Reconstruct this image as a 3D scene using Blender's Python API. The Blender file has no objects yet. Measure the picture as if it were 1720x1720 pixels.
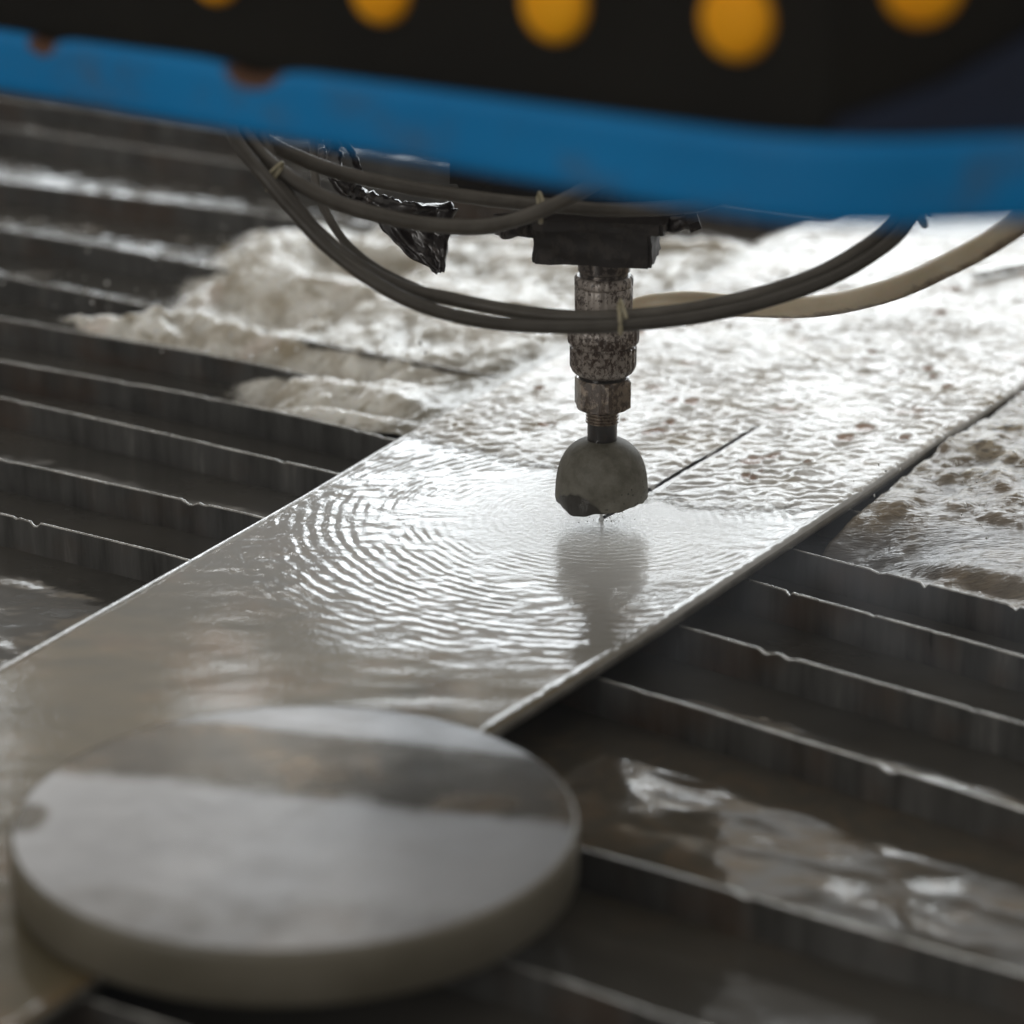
import bpy, bmesh, math, random
import numpy as np
from mathutils import Vector, Matrix

sc = bpy.context.scene
COL = sc.collection
random.seed(7)

# ------------------------------------------------------------------ camera
PITCH = 19.75
CAM = Vector((-0.0480, -1.50425, 0.54518))
cd = bpy.data.cameras.new("camera")
cam = bpy.data.objects.new("camera", cd)
COL.objects.link(cam)
cam.location = CAM
cam.rotation_euler = (math.radians(90 - PITCH), 0, 0)
cd.sensor_width = 36.0
cd.lens = 36.0 * 5000 / 1720
cd.clip_start = 0.02
cd.clip_end = 100
cd.dof.use_dof = True
cd.dof.focus_distance = 1.585
cd.dof.aperture_fstop = 4.8
sc.camera = cam

# ------------------------------------------------------------------ light
world = bpy.data.worlds.new("World")
sc.world = world
world.use_nodes = True
bg = world.node_tree.nodes["Background"]
bg.inputs[0].default_value = (1.0, 0.95, 0.87, 1)
bg.inputs[1].default_value = 0.42

def area_light(name, center, w, h, radiance, color=(0.90, 0.96, 1.0)):
    ld = bpy.data.lights.new(name, 'AREA')
    ld.shape = 'RECTANGLE'
    ld.size, ld.size_y = w, h
    ld.energy = radiance * math.pi * w * h
    ld.color = color
    o = bpy.data.objects.new(name, ld)
    COL.objects.link(o)
    o.location = center
    d = Vector((0, -1, 0.0)) if name.startswith('hall') else Vector((0, 0, 0.0)) - Vector(center)
    o.rotation_euler = d.to_track_quat('-Z', 'Y').to_euler()
    return o
for i in range(5):                       # the hall's tall windows: bays with piers and one transom between
    for z0, z1 in ((0.30, 1.20), (1.28, 1.96)):
        area_light("hall_window_light", (-0.08 + 0.84*i, 5.0, (z0+z1)/2), 0.72, z1-z0, 8.5 if z0 > 1 else 3.1)
area_light("side_window_light", (-1.75, 6.0, 1.22), 2.2, 0.26, 10.0)
area_light("side_window_light", (-1.30, 6.0, 1.66), 1.1, 0.22, 5.0)
area_light("ceiling_glow_light", (0.4, 5.6, 2.64), 5.0, 0.36, 0.55, (1.0, 0.78, 0.52))  # area lamp standing in for brown light off an unseen ceiling
area_light("roof_light", (0.45, 5.6, 3.02), 2.4, 0.34, 1.1)
for x_, y_, z_, w_ in ((-0.75, 5.3, 2.52, 0.20), (0.35, 5.3, 2.60, 0.26), (0.95, 5.3, 2.66, 0.30), (1.7, 5.3, 2.9, 0.30), (-1.4, 5.3, 2.46, 0.22)):
    area_light("glint_light", (x_, y_, z_), w_*0.6, 0.06, 24.0)  # small unseen lamps added to put glints on the water

area_light("front_fill_light", (-4.2, -5.2, 1.9), 2.6, 1.8, 4.2, (1.0, 0.97, 0.93))  # unseen fill lamp added to brighten the blue beam and orange caps

sc.view_settings.view_transform = 'Standard'
sc.view_settings.look = 'None'
sc.view_settings.exposure = 0.0
sc.view_settings.gamma = 1.0
sc.cycles.use_denoising = True
sc.cycles.max_bounces = 8
sc.cycles.sample_clamp_indirect = 6.0
sc.cycles.caustics_reflective = False
sc.cycles.caustics_refractive = False

# ------------------------------------------------------------------ maths helpers
A = math.radians(30.2)
UX, UY = math.cos(A), -math.sin(A)      # along the slats
VX, VY = math.sin(A), math.cos(A)       # along the sheet
def W(u, v, z=0.0):
    return (u*UX + v*VX, u*UY + v*VY, z)
def Wn(u, v, z):
    return np.stack([u*UX + v*VX, u*UY + v*VY, z], -1)

def smooth(e0, e1, x):
    t = np.clip((x - e0)/(e1 - e0), 0, 1)
    return t*t*(3 - 2*t)

def perlin(x, y, seed=0):
    rng = np.random.RandomState(seed)
    ang = rng.rand(256, 256)*2*np.pi
    gx, gy = np.cos(ang), np.sin(ang)
    xi, yi = np.floor(x).astype(int), np.floor(y).astype(int)
    xf, yf = x - xi, y - yi
    def g(ix, iy, dx, dy):
        a, b = ix & 255, iy & 255
        return gx[a, b]*dx + gy[a, b]*dy
    u = xf*xf*xf*(xf*(xf*6 - 15) + 10)
    v = yf*yf*yf*(yf*(yf*6 - 15) + 10)
    n00 = g(xi, yi, xf, yf); n10 = g(xi+1, yi, xf-1, yf)
    n01 = g(xi, yi+1, xf, yf-1); n11 = g(xi+1, yi+1, xf-1, yf-1)
    return ((n00*(1-u)+n10*u)*(1-v) + (n01*(1-u)+n11*u)*v)*1.4

def fbm(x, y, oct=4, seed=0, gain=0.5, ridged=False):
    s, a, t = 0, 1.0, 0
    for k in range(oct):
        n = perlin(x*2**k + 17.3*k, y*2**k - 9.1*k, seed + k)
        if ridged:
            n = 1 - 2*np.abs(n)
        s = s + a*n; t += a; a *= gain
    return s/t

def poly_mask(px, py, poly, soft):
    """signed distance based soft mask, 1 inside"""
    poly = np.array(poly)
    n = len(poly)
    d2 = np.full(px.shape, 1e9)
    inside = np.zeros(px.shape, bool)
    for i in range(n):
        a, b = poly[i], poly[(i+1) % n]
        e = b - a
        wx, wy = px - a[0], py - a[1]
        t = np.clip((wx*e[0] + wy*e[1])/(e@e), 0, 1)
        d2 = np.minimum(d2, (wx - t*e[0])**2 + (wy - t*e[1])**2)
        c = ((a[1] > py) != (b[1] > py)) & (px < (b[0]-a[0])*(py - a[1])/((b[1]-a[1]) + 1e-12) + a[0])
        inside ^= c
    d = np.sqrt(d2)*np.where(inside, 1, -1)
    return smooth(-soft, soft, d)

# ------------------------------------------------------------------ object helpers
def tag(o, label=None, cat=None, group=None, kind=None):
    if label: o['label'] = label
    if cat: o['category'] = cat
    if group: o['group'] = group
    if kind: o['kind'] = kind
    return o

def thing(name, loc, label, cat, group=None):
    o = bpy.data.objects.new(name, None)
    o.empty_display_size = 0.02
    COL.objects.link(o)
    o.location = loc
    return tag(o, label, cat, group)

def wloc(o):
    v = Vector((0, 0, 0))
    while o is not None:
        v += o.location
        o = o.parent
    return v

def link(name, me, mat, parent=None, loc=None, smooth_shade=True):
    o = bpy.data.objects.new(name, me)
    COL.objects.link(o)
    base = wloc(parent) if parent else Vector(loc or (0, 0, 0))
    me.transform(Matrix.Translation(-base))
    if parent: o.parent = parent
    else: o.location = base
    if mat:
        me.materials.clear()
        me.materials.append(mat)
    if smooth_shade:
        me.polygons.foreach_set('use_smooth', [True]*len(me.polygons))
    me.update()
    return o

def from_bm(name, bm, mat, parent=None, loc=None, smooth_shade=True, sharp=None):
    me = bpy.data.meshes.new(name)
    bmesh.ops.recalc_face_normals(bm, faces=bm.faces)
    bm.to_mesh(me); bm.free()
    o = link(name, me, mat, parent, loc, smooth_shade)
    if sharp:
        me.set_sharp_from_angle(angle=math.radians(sharp))
    return o

def grid_mesh(name, P, attrs=None):
    """P: (n,m,3) array of world points"""
    n, m = P.shape[:2]
    idx = np.arange(n*m).reshape(n, m)
    q = np.stack([idx[:-1, :-1], idx[1:, :-1], idx[1:, 1:], idx[:-1, 1:]], -1).reshape(-1, 4)
    me = bpy.data.meshes.new(name)
    me.vertices.add(n*m)
    me.vertices.foreach_set('co', P.reshape(-1).astype(np.float32))
    me.loops.add(len(q)*4)
    me.loops.foreach_set('vertex_index', q.reshape(-1).astype(np.int32))
    me.polygons.add(len(q))
    me.polygons.foreach_set('loop_start', (np.arange(len(q))*4).astype(np.int32))
    me.update(calc_edges=True)
    for k, v in (attrs or {}).items():
        a = me.attributes.new(k, 'FLOAT', 'POINT')
        a.data.foreach_set('value', v.reshape(-1).astype(np.float32))
    # normals up
    if me.polygons[0].normal.z < 0:
        me.flip_normals()
    return me

def trim_mesh(me, keep):
    """delete vertices where keep (flat bool) is False"""
    bm = bmesh.new(); bm.from_mesh(me)
    bm.verts.ensure_lookup_table()
    dele = [bm.verts[i] for i in np.nonzero(~keep)[0]]
    bmesh.ops.delete(bm, geom=dele, context='VERTS')
    bm.to_mesh(me); bm.free()

def catmull(pts, per=10):
    P = [Vector(p) for p in pts]
    out = []
    for i in range(len(P)-1):
        p0 = P[max(i-1, 0)]; p1 = P[i]; p2 = P[i+1]; p3 = P[min(i+2, len(P)-1)]
        for k in range(per):
            t = k/per
            out.append(0.5*((2*p1) + (p2-p0)*t + (2*p0-5*p1+4*p2-p3)*t*t + (3*p1-p0-3*p2+p3)*t**3))
    out.append(P[-1])
    return out

def tube_bm(bm, pts, r, seg=14, wob=0.0, seed=0, cap=True):
    rnd = random.Random(seed)
    n = len(pts)
    rings = []
    up = Vector((0, 0, 1))
    ph = rnd.random()*6
    for i, p in enumerate(pts):
        t = (pts[min(i+1, n-1)] - pts[max(i-1, 0)]).normalized()
        s = t.cross(up)
        if s.length < 1e-4: s = t.cross(Vector((0, 1, 0)))
        s.normalize(); b = s.cross(t)
        rr = (r[i] if hasattr(r, '__len__') else r)
        ring = []
        for k in range(seg):
            a = 2*math.pi*k/seg
            q = rr*(1 + wob*math.sin(3*a + i*0.37 + ph) + wob*(rnd.random()-.5))
            ring.append(bm.verts.new(p + s*math.cos(a)*q + b*math.sin(a)*q))
        rings.append(ring)
    for a, b_ in zip(rings[:-1], rings[1:]):
        for k in range(seg):
            bm.faces.new((a[k], a[(k+1) % seg], b_[(k+1) % seg], b_[k]))
    if cap:
        bm.faces.new(rings[0][::-1]); bm.faces.new(rings[-1])

def lathe_bm(prof, cx, cy, seg=64, mod=None):
    """prof: list of (r,z) bottom to top"""
    bm = bmesh.new()
    rings = []
    for (r, z) in prof:
        ring = []
        for k in range(seg):
            a = 2*math.pi*k/seg
            rr, zz = (r, z) if mod is None else mod(a, r, z)
            ring.append(bm.verts.new((cx + rr*math.cos(a), cy + rr*math.sin(a), zz)))
        rings.append(ring)
    for a, b in zip(rings[:-1], rings[1:]):
        for k in range(seg):
            bm.faces.new((a[k], a[(k+1) % seg], b[(k+1) % seg], b[k]))
    bm.faces.new(rings[0][::-1]); bm.faces.new(rings[-1])
    return bm

def box_bm(sx, sy, sz, center=(0, 0, 0), rotz=0.0, bevel=0.0, bm=None):
    own = bm is None
    t = bmesh.new()
    bmesh.ops.create_cube(t, size=1)
    bmesh.ops.scale(t, vec=(sx, sy, sz), verts=t.verts)
    if bevel:
        bmesh.ops.bevel(t, geom=list(t.edges), offset=bevel, segments=2, affect='EDGES', profile=0.6)
    t.transform(Matrix.Translation(center) @ Matrix.Rotation(rotz, 4, 'Z'))
    if own: return t
    me = bpy.data.meshes.new('tmp'); t.to_mesh(me); t.free(); bm.from_mesh(me); bpy.data.meshes.remove(me)
    return bm

# ------------------------------------------------------------------ material helper
class Mat:
    def __init__(self, name):
        self.m = bpy.data.materials.new(name); self.m.use_nodes = True
        self.nt = self.m.node_tree; self.n = self.nt.nodes; self.l = self.nt.links
        self.b = self.n["Principled BSDF"]; self.out = self.n["Material Output"]
        self.tc = self.n.new('ShaderNodeTexCoord')
    def set(self, **k):
        for a, v in k.items():
            a = a.replace('_', ' ')
            s = self.b.inputs[a]
            if isinstance(v, bpy.types.NodeSocket): self.l.new(v, s)
            else: s.default_value = v if not (isinstance(v, tuple) and s.type == 'RGBA' and len(v) == 3) else (*v, 1)
        return self
    def co(self, scale=(1, 1, 1), rot=(0, 0, 0)):
        mp = self.n.new('ShaderNodeMapping')
        mp.inputs['Scale'].default_value = scale; mp.inputs['Rotation'].default_value = rot
        self.l.new(self.tc.outputs['Object'], mp.inputs['Vector'])
        return mp.outputs[0]
    def noise(self, scale, detail=4, rough=0.55, vec=None, dist=0.0):
        t = self.n.new('ShaderNodeTexNoise')
        t.inputs['Scale'].default_value = scale; t.inputs['Detail'].default_value = detail
        t.inputs['Roughness'].default_value = rough; t.inputs['Distortion'].default_value = dist
        self.l.new(vec if vec is not None else self.tc.outputs['Object'], t.inputs['Vector'])
        return t.outputs['Fac']
    def voro(self, scale, vec=None, feature='F1'):
        t = self.n.new('ShaderNodeTexVoronoi'); t.feature = feature
        t.inputs['Scale'].default_value = scale
        self.l.new(vec if vec is not None else self.tc.outputs['Object'], t.inputs['Vector'])
        return t.outputs['Distance']
    def ramp(self, fac, stops):
        r = self.n.new('ShaderNodeValToRGB'); e = r.color_ramp.elements
        while len(e) < len(stops): e.new(0.5)
        for k, (p, c) in enumerate(stops):
            e[k].position = p
            e[k].color = (c, c, c, 1) if not hasattr(c, '__len__') else (*c, 1)
        self.l.new(fac, r.inputs[0])
        return r.outputs[0]
    def mix(self, fac, a, b):
        x = self.n.new('ShaderNodeMix'); x.data_type = 'RGBA'
        for s, v in ((x.inputs[0], fac), (x.inputs[6], a), (x.inputs[7], b)):
            if isinstance(v, bpy.types.NodeSocket): self.l.new(v, s)
            else: s.default_value = (*v, 1) if hasattr(v, '__len__') else v
        return x.outputs[2]
    def math(self, op, a, b=0.0, clamp=False):
        x = self.n.new('ShaderNodeMath'); x.operation = op; x.use_clamp = clamp
        for s, v in ((x.inputs[0], a), (x.inputs[1], b)):
            if isinstance(v, bpy.types.NodeSocket): self.l.new(v, s)
            else: s.default_value = v
        return x.outputs[0]
    def attr(self, name):
        a = self.n.new('ShaderNodeAttribute'); a.attribute_name = name
        return a.outputs['Fac']
    def bump(self, h, strength=0.5, dist=0.001, normal=None):
        b = self.n.new('ShaderNodeBump'); b.inputs['Strength'].default_value = strength
        b.inputs['Distance'].default_value = dist
        self.l.new(h, b.inputs['Height'])
        if normal is not None: self.l.new(normal, b.inputs['Normal'])
        return b.outputs[0]
    def alpha(self, fac):
        self.l.new(fac, self.b.inputs['Alpha'])

# --- film of water over the grey steel sheet
m = Mat('wet_sheet')
n1 = m.noise(9, 4, 0.55); n2 = m.noise(3.2, 2, 0.5)
c = m.ramp(n1, [(0.35, (0.16, 0.14, 0.115)), (0.5, (0.21, 0.195, 0.17)), (0.66, (0.25, 0.24, 0.225))])
brown = m.ramp(m.noise(14, 3, 0.6), [(0.3, (0.070, 0.058, 0.024)), (0.5, (0.110, 0.084, 0.034)), (0.70, (0.22, 0.130, 0.050))])
c = m.mix(m.math('MULTIPLY', m.attr('brown'), m.ramp(n2, [(0.3, 0.75), (0.6, 1.0)])), c, brown)
milk = m.attr('milk')
c = m.mix(milk, c, (0.93, 0.93, 0.91))
m.set(Base_Color=c, Roughness=0.5, Specular_IOR_Level=0.15, Coat_Weight=1.0, Coat_Roughness=0.02, Coat_IOR=1.36)
fb = m.noise(420, 3, 0.55, vec=m.co((1, 1, 1)))
nb = m.bump(m.math('MULTIPLY', fb, m.math('ADD', 0.15, m.attr('fine'))), 0.9, 0.0006)
m.l.new(nb, m.b.inputs['Coat Normal'])
MAT_SHEET = m.m

m = Mat('sheet_steel_edge')
c = m.ramp(m.noise(60, 4), [(0.3, (0.16, 0.15, 0.13)), (0.7, (0.32, 0.31, 0.28))])
m.set(Base_Color=c, Roughness=0.28, Metallic=0.5, Coat_Weight=0.8, Coat_Roughness=0.05)
m.set(Normal=m.bump(m.noise(300, 3), 0.3, 0.0005))
MAT_EDGE = m.m

# --- foam
def foam_mat(name, white, grey, tan, tan_lo, tan_hi, fine=320, streak=(1, 1, 1), rot=0.0, lo=0.33, sss=0.0, bump=0.55, coat=0.09):
    m = Mat(name)
    vec = m.co(streak, (0, 0, rot))
    big = m.noise(24, 3, 0.55, dist=0.8)
    small = m.noise(fine*0.36, 3, 0.5, vec=vec, dist=2.6)
    c = m.ramp(small, [(lo, grey), (lo+0.15, white), (0.85, white)])
    c = m.mix(m.ramp(big, [(tan_lo, 0.0), (tan_hi, 1.0)]), c, tan)
    c = m.mix(m.attr('rust'), c, (0.44, 0.215, 0.11))
    d = m.attr('dens')
    c = m.mix(m.math('SUBTRACT', 1.0, d, True), c, (grey[0]*0.6, grey[1]*0.6, grey[2]*0.6))
    m.set(Base_Color=c, Roughness=0.42, Specular_IOR_Level=0.35, Coat_Weight=0.8, Coat_Roughness=coat, Coat_IOR=1.36)
    if sss:
        m.set(Subsurface_Weight=sss, Subsurface_Scale=0.006, Subsurface_Radius=(1.0, 0.9, 0.75))
    nm = m.bump(small, bump, 0.0020, m.bump(m.noise(fine, 2, 0.5, vec=vec, dist=1.5), bump*0.8, 0.0010))
    m.set(Normal=nm); m.l.new(nm, m.b.inputs['Coat Normal'])
    nz = m.noise(160, 3, 0.6, dist=1.0)
    a = m.math('ADD', m.attr('foam'), m.math('MULTIPLY', m.math('SUBTRACT', nz, 0.5), 0.9))
    m.alpha(m.ramp(a, [(0.26, 0.0), (0.56, 1.0)]))
    return m.m
MAT_FOAM = foam_mat('white_foam', (0.90, 0.895, 0.875), (0.52, 0.49, 0.43), (0.52, 0.45, 0.34), 0.46, 0.70, 200, lo=0.33, bump=0.3, coat=0.03)
MAT_FOAM_L = foam_mat('bath_foam_white', (0.88, 0.87, 0.82), (0.42, 0.385, 0.30), (0.42, 0.36, 0.26), 0.46, 0.68, 130, sss=0.8, bump=0.7, coat=0.05)
MAT_FOAM_R = foam_mat('bath_foam_tan', (0.42, 0.345, 0.225), (0.10, 0.075, 0.043), (0.20, 0.14, 0.07), 0.40, 0.62, 300, streak=(0.35, 1.4, 1), rot=0.6, lo=0.38, sss=0.4, bump=0.5, coat=0.05)

# --- bath water
m = Mat('bath_water')
c = m.ramp(m.noise(7, 4), [(0.35, (0.045, 0.043, 0.038)), (0.7, (0.090, 0.083, 0.071))])
c = m.mix(m.attr('murk_refl'), c, m.ramp(m.noise(40, 3, 0.6, dist=1.0), [(0.3, (0.070, 0.062, 0.048)), (0.5, (0.095, 0.078, 0.054)), (0.75, (0.15, 0.105, 0.062))]))
m.set(Base_Color=c, Roughness=0.10, IOR=1.36)
m.set(Normal=m.bump(m.noise(60, 2, 0.5), 0.12, 0.002))
MAT_WATER = m.m

# --- slats
m = Mat('slat_steel')
st = m.noise(1.0, 5, 0.65, vec=m.co((70, 70, 9)))
b2 = m.noise(14, 3)
c = m.ramp(st, [(0.30, (0.048, 0.046, 0.042)), (0.50, (0.105, 0.103, 0.098)), (0.62, (0.135, 0.133, 0.127)), (0.78, (0.28, 0.275, 0.26))])
c = m.mix(m.ramp(b2, [(0.50, 0.0), (0.70, 0.75)]), c, (0.13, 0.082, 0.052))
m.set(Base_Color=c, Roughness=m.ramp(st, [(0.2, 0.22), (0.8, 0.5)]), Metallic=0.45, Coat_Weight=0.5, Coat_Roughness=0.12)
m.set(Normal=m.bump(m.noise(120, 3), 0.25, 0.0006))
MAT_SLAT = m.m
m = Mat('slat_wet_edge')
m.set(Base_Color=m.ramp(m.noise(70, 4, 0.7), [(0.35, (0.22, 0.215, 0.20)), (0.6, (0.60, 0.595, 0.57))]), Roughness=0.22, Metallic=0.7, Coat_Weight=1.0, Coat_Roughness=0.05)
m.set(Normal=m.bump(m.noise(260, 3), 0.6, 0.0008))
MAT_SLAT_EDGE = m.m

# --- nozzle metals
def grimy(name, light, dark, thresh, rough=0.35, scale=230, metal=0.75, coat=0.6):
    m = Mat(name)
    sp = m.noise(scale, 5, 0.7, vec=m.co((1, 1, 0.75)), dist=0.2)
    big = m.noise(45, 3)
    v = m.math('ADD', m.math('MULTIPLY', sp, 0.65), m.math('MULTIPLY', big, 0.35))
    f = m.ramp(v, [(thresh-0.03, 0.0), (thresh+0.03, 1.0)])
    c = m.mix(f, dark, light)
    m.set(Base_Color=c, Metallic=m.math('MULTIPLY', f, metal), Roughness=rough, Coat_Weight=coat, Coat_Roughness=0.15)
    m.set(Normal=m.bump(v, 0.5, 0.0008))
    return m.m
MAT_NUT = grimy('speckled_nut', (0.40, 0.355, 0.32), (0.060, 0.038, 0.028), 0.50, 0.42, 520, 0.6, 0.45)
MAT_HEX = grimy('bronze_nut', (0.26, 0.21, 0.165), (0.065, 0.043, 0.03), 0.50, 0.38, 330)
MAT_BLACK = grimy('black_oily_steel', (0.055, 0.045, 0.040), (0.012, 0.010, 0.009), 0.56, 0.28)
MAT_BLOCK = grimy('brown_grimy_block', (0.040, 0.032, 0.027), (0.016, 0.012, 0.010), 0.54, 0.6, 160, 0.1, 0.08)
MAT_RAG = grimy('dark_torn_tape', (0.085, 0.070, 0.065), (0.016, 0.011, 0.010), 0.55, 0.30, 300, 0.1)

m = Mat('grey_rubber_dome')
g = m.noise(75, 6, 0.68)
c = m.ramp(g, [(0.32, (0.080, 0.074, 0.055)), (0.48, (0.13, 0.123, 0.098)), (0.68, (0.20, 0.192, 0.162))])
wet = m.attr('wet')
c = m.mix(wet, c, (0.030, 0.027, 0.022))
pit = m.ramp(m.voro(330), [(0.16, 1.0), (0.24, 0.0)])
pitm = m.math('MULTIPLY', pit, m.ramp(m.noise(38, 2), [(0.56, 0.0), (0.62, 0.85)]))
c = m.mix(pitm, c, (0.03, 0.028, 0.025))
m.set(Base_Color=c, Roughness=m.math('SUBTRACT', 0.55, m.math('MULTIPLY', wet, 0.35)), Specular_IOR_Level=0.4)
m.set(Normal=m.bump(m.noise(500, 4), 0.25, 0.0004))
MAT_DOME = m.m

def rubber(name, a, b, rough, scale=35, under=None):
    m = Mat(name)
    c = m.ramp(m.noise(scale, 5, 0.65), [(0.3, a), (0.7, b)])
    if under:
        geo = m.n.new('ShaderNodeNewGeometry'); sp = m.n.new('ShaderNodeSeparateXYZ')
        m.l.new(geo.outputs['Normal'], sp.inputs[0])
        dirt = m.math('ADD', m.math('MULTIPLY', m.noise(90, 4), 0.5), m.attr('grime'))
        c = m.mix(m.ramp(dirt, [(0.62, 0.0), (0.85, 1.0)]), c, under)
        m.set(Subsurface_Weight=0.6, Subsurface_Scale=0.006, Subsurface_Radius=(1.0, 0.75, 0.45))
    m.set(Base_Color=c, Roughness=rough)
    m.set(Normal=m.bump(m.noise(220, 3), 0.2, 0.0005))
    return m.m
MAT_HOSE = rubber('grey_hose', (0.070, 0.061, 0.048), (0.14, 0.127, 0.108), 0.45)
MAT_HOSE_DK = rubber('dark_grey_hose', (0.055, 0.048, 0.039), (0.105, 0.096, 0.082), 0.4)
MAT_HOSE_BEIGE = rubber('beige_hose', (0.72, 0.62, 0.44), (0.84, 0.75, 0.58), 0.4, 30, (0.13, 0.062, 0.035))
MAT_TIE = rubber('yellowed_tie', (0.35, 0.31, 0.20), (0.52, 0.47, 0.33), 0.4)

# --- blue beam, panel, caps
m = Mat('blue_paint')
c = m.ramp(m.noise(12, 4), [(0.3, (0.002, 0.185, 0.47)), (0.7, (0.003, 0.230, 0.57))])
rust = m.math('ADD', m.attr('chip'), m.math('MULTIPLY', m.math('SUBTRACT', m.noise(80, 4), 0.5), 0.6))
c = m.mix(m.ramp(m.noise(34, 5, 0.65), [(0.55, 0.0), (0.72, 0.4)]), c, (0.10, 0.10, 0.09))
c = m.mix(m.ramp(rust, [(0.42, 0.0), (0.55, 1.0)]), c, (0.10, 0.045, 0.022))
m.set(Base_Color=c, Roughness=0.5, Specular_IOR_Level=0.25)
MAT_BLUE = m.m
m = Mat('shaded_blue_paint')  # blue paint darkened to navy, the shade put into its colour
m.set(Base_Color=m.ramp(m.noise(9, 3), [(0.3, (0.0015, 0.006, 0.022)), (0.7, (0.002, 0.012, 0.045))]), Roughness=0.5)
MAT_BLUE_SHADE = m.m
m = Mat('black_cover')
m.set(Base_Color=m.ramp(m.noise(11, 4), [(0.3, (0.006, 0.005, 0.0035)), (0.7, (0.014, 0.012, 0.008))]), Roughness=0.7, Specular_IOR_Level=0.2)
MAT_PANEL = m.m
m = Mat('orange_cap')
m.set(Base_Color=m.ramp(m.noise(50, 3), [(0.3, (0.97, 0.38, 0.001)), (0.7, (1.0, 0.44, 0.002))]), Roughness=0.7, Specular_IOR_Level=0.3)
MAT_ORANGE = m.m

# --- disc
m = Mat('disc_top')
wet = m.attr('wet')
wn = m.math('ADD', wet, m.math('MULTIPLY', m.math('SUBTRACT', m.noise(70, 5, 0.7), 0.5), 0.55))
wf = m.ramp(wn, [(0.30, 0.0), (0.70, 1.0)])
dry = m.ramp(m.noise(18, 4), [(0.3, (0.35, 0.355, 0.37)), (0.7, (0.47, 0.475, 0.49))])
wetc = m.ramp(m.noise(30, 4, 0.6), [(0.35, (0.10, 0.092, 0.08)), (0.55, (0.13, 0.115, 0.092)), (0.72, (0.22, 0.165, 0.11))])
m.set(Base_Color=m.mix(wf, dry, wetc), Metallic=0.55, Roughness=m.math('ADD', 0.26, m.math('MULTIPLY', wf, -0.06)))
m.set(Normal=m.bump(m.noise(240, 3), 0.15, 0.0004))
MAT_DISC_TOP = m.m
m = Mat('disc_side')
c = m.ramp(m.noise(16, 4), [(0.3, (0.10, 0.09, 0.065)), (0.7, (0.165, 0.15, 0.118))])
m.set(Base_Color=c, Roughness=0.42)
MAT_DISC_SIDE = m.m

m = Mat('water_jet')
m.set(Base_Color=(0.9, 0.93, 0.95), Roughness=0.2, Coat_Weight=1.0)
MAT_JET = m.m

# ================================================================== SETTING: bath water
def bath_foam_masks(u, v):
    left = poly_mask(u, v, [(-0.175, 0.075), (-0.20, 0.085), (-0.26, 0.105), (-0.30, 0.105), (-0.36, 0.165), (-0.43, 0.163), (-0.50, 0.155), (-0.53, 0.18),
                            (-0.48, 0.22), (-0.47, 0.30), (-0.50, 0.37), (-0.55, 0.43), (-0.52, 0.50), (-0.40, 0.52), (-0.33, 0.56), (-0.15, 0.62), (-0.10, 0.3), (-0.12, 0.08)], 0.035)
    right = poly_mask(u, v, [(0.08, 0.02), (0.12, 0.060), (0.16, 0.045), (0.25, 0.02), (0.5, 0.0), (0.7, 0.3), (0.5, 0.7), (0.08, 0.7)], 0.015)
    return left, right

def axis(parts):
    out = []
    for a, b, s in parts:
        n = max(2, int(round((b-a)/s)))
        out += list(np.linspace(a, b, n, endpoint=False))
    out.append(parts[-1][1])
    return np.array(out)

us = axis([(-4, -1.2, 0.1), (-1.2, 0.6, 0.004), (0.6, 4, 0.12)])
vs = axis([(-3, -0.8, 0.1), (-0.8, 0.9, 0.004), (0.9, 6, 0.15)])
V_, U_ = np.meshgrid(vs, us, indexing='ij')
WATER_Z = -0.0255
h = 0.0006*fbm(U_*22, V_*38, 3, 11)
near = smooth(0.30, 0.0, np.hypot(U_-0.22, (V_+0.27)*2.2))
h = h + near*(0.00032*fbm(U_*26, V_*60, 2, 12) + 0.00006*fbm(U_*70, V_*150, 2, 19))
farl = smooth(0.0, 0.35, V_)*smooth(-0.25, -0.5, U_)
h = h + farl*0.0020*fbm(U_*58, V_*66, 2, 13)*(0.5+0.9*smooth(-.3, .4, perlin(U_*9, V_*14, 15)))
lf = smooth(0.05, 0.0, np.hypot((U_+0.25)*.5, V_+0.31))
h = h + lf*0.0009*fbm(U_*45, V_*80, 2, 14)
murk_refl = near*0.9 + 0.5*lf  # brown murk plus the pools' brown reflections, painted into the water colour
me = grid_mesh('water', Wn(U_, V_, WATER_Z + h), {'murk_refl': murk_refl})
water = link('water', me, MAT_WATER)
tag(water, 'dark murky water filling the bath under the slats', kind='structure')

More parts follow.
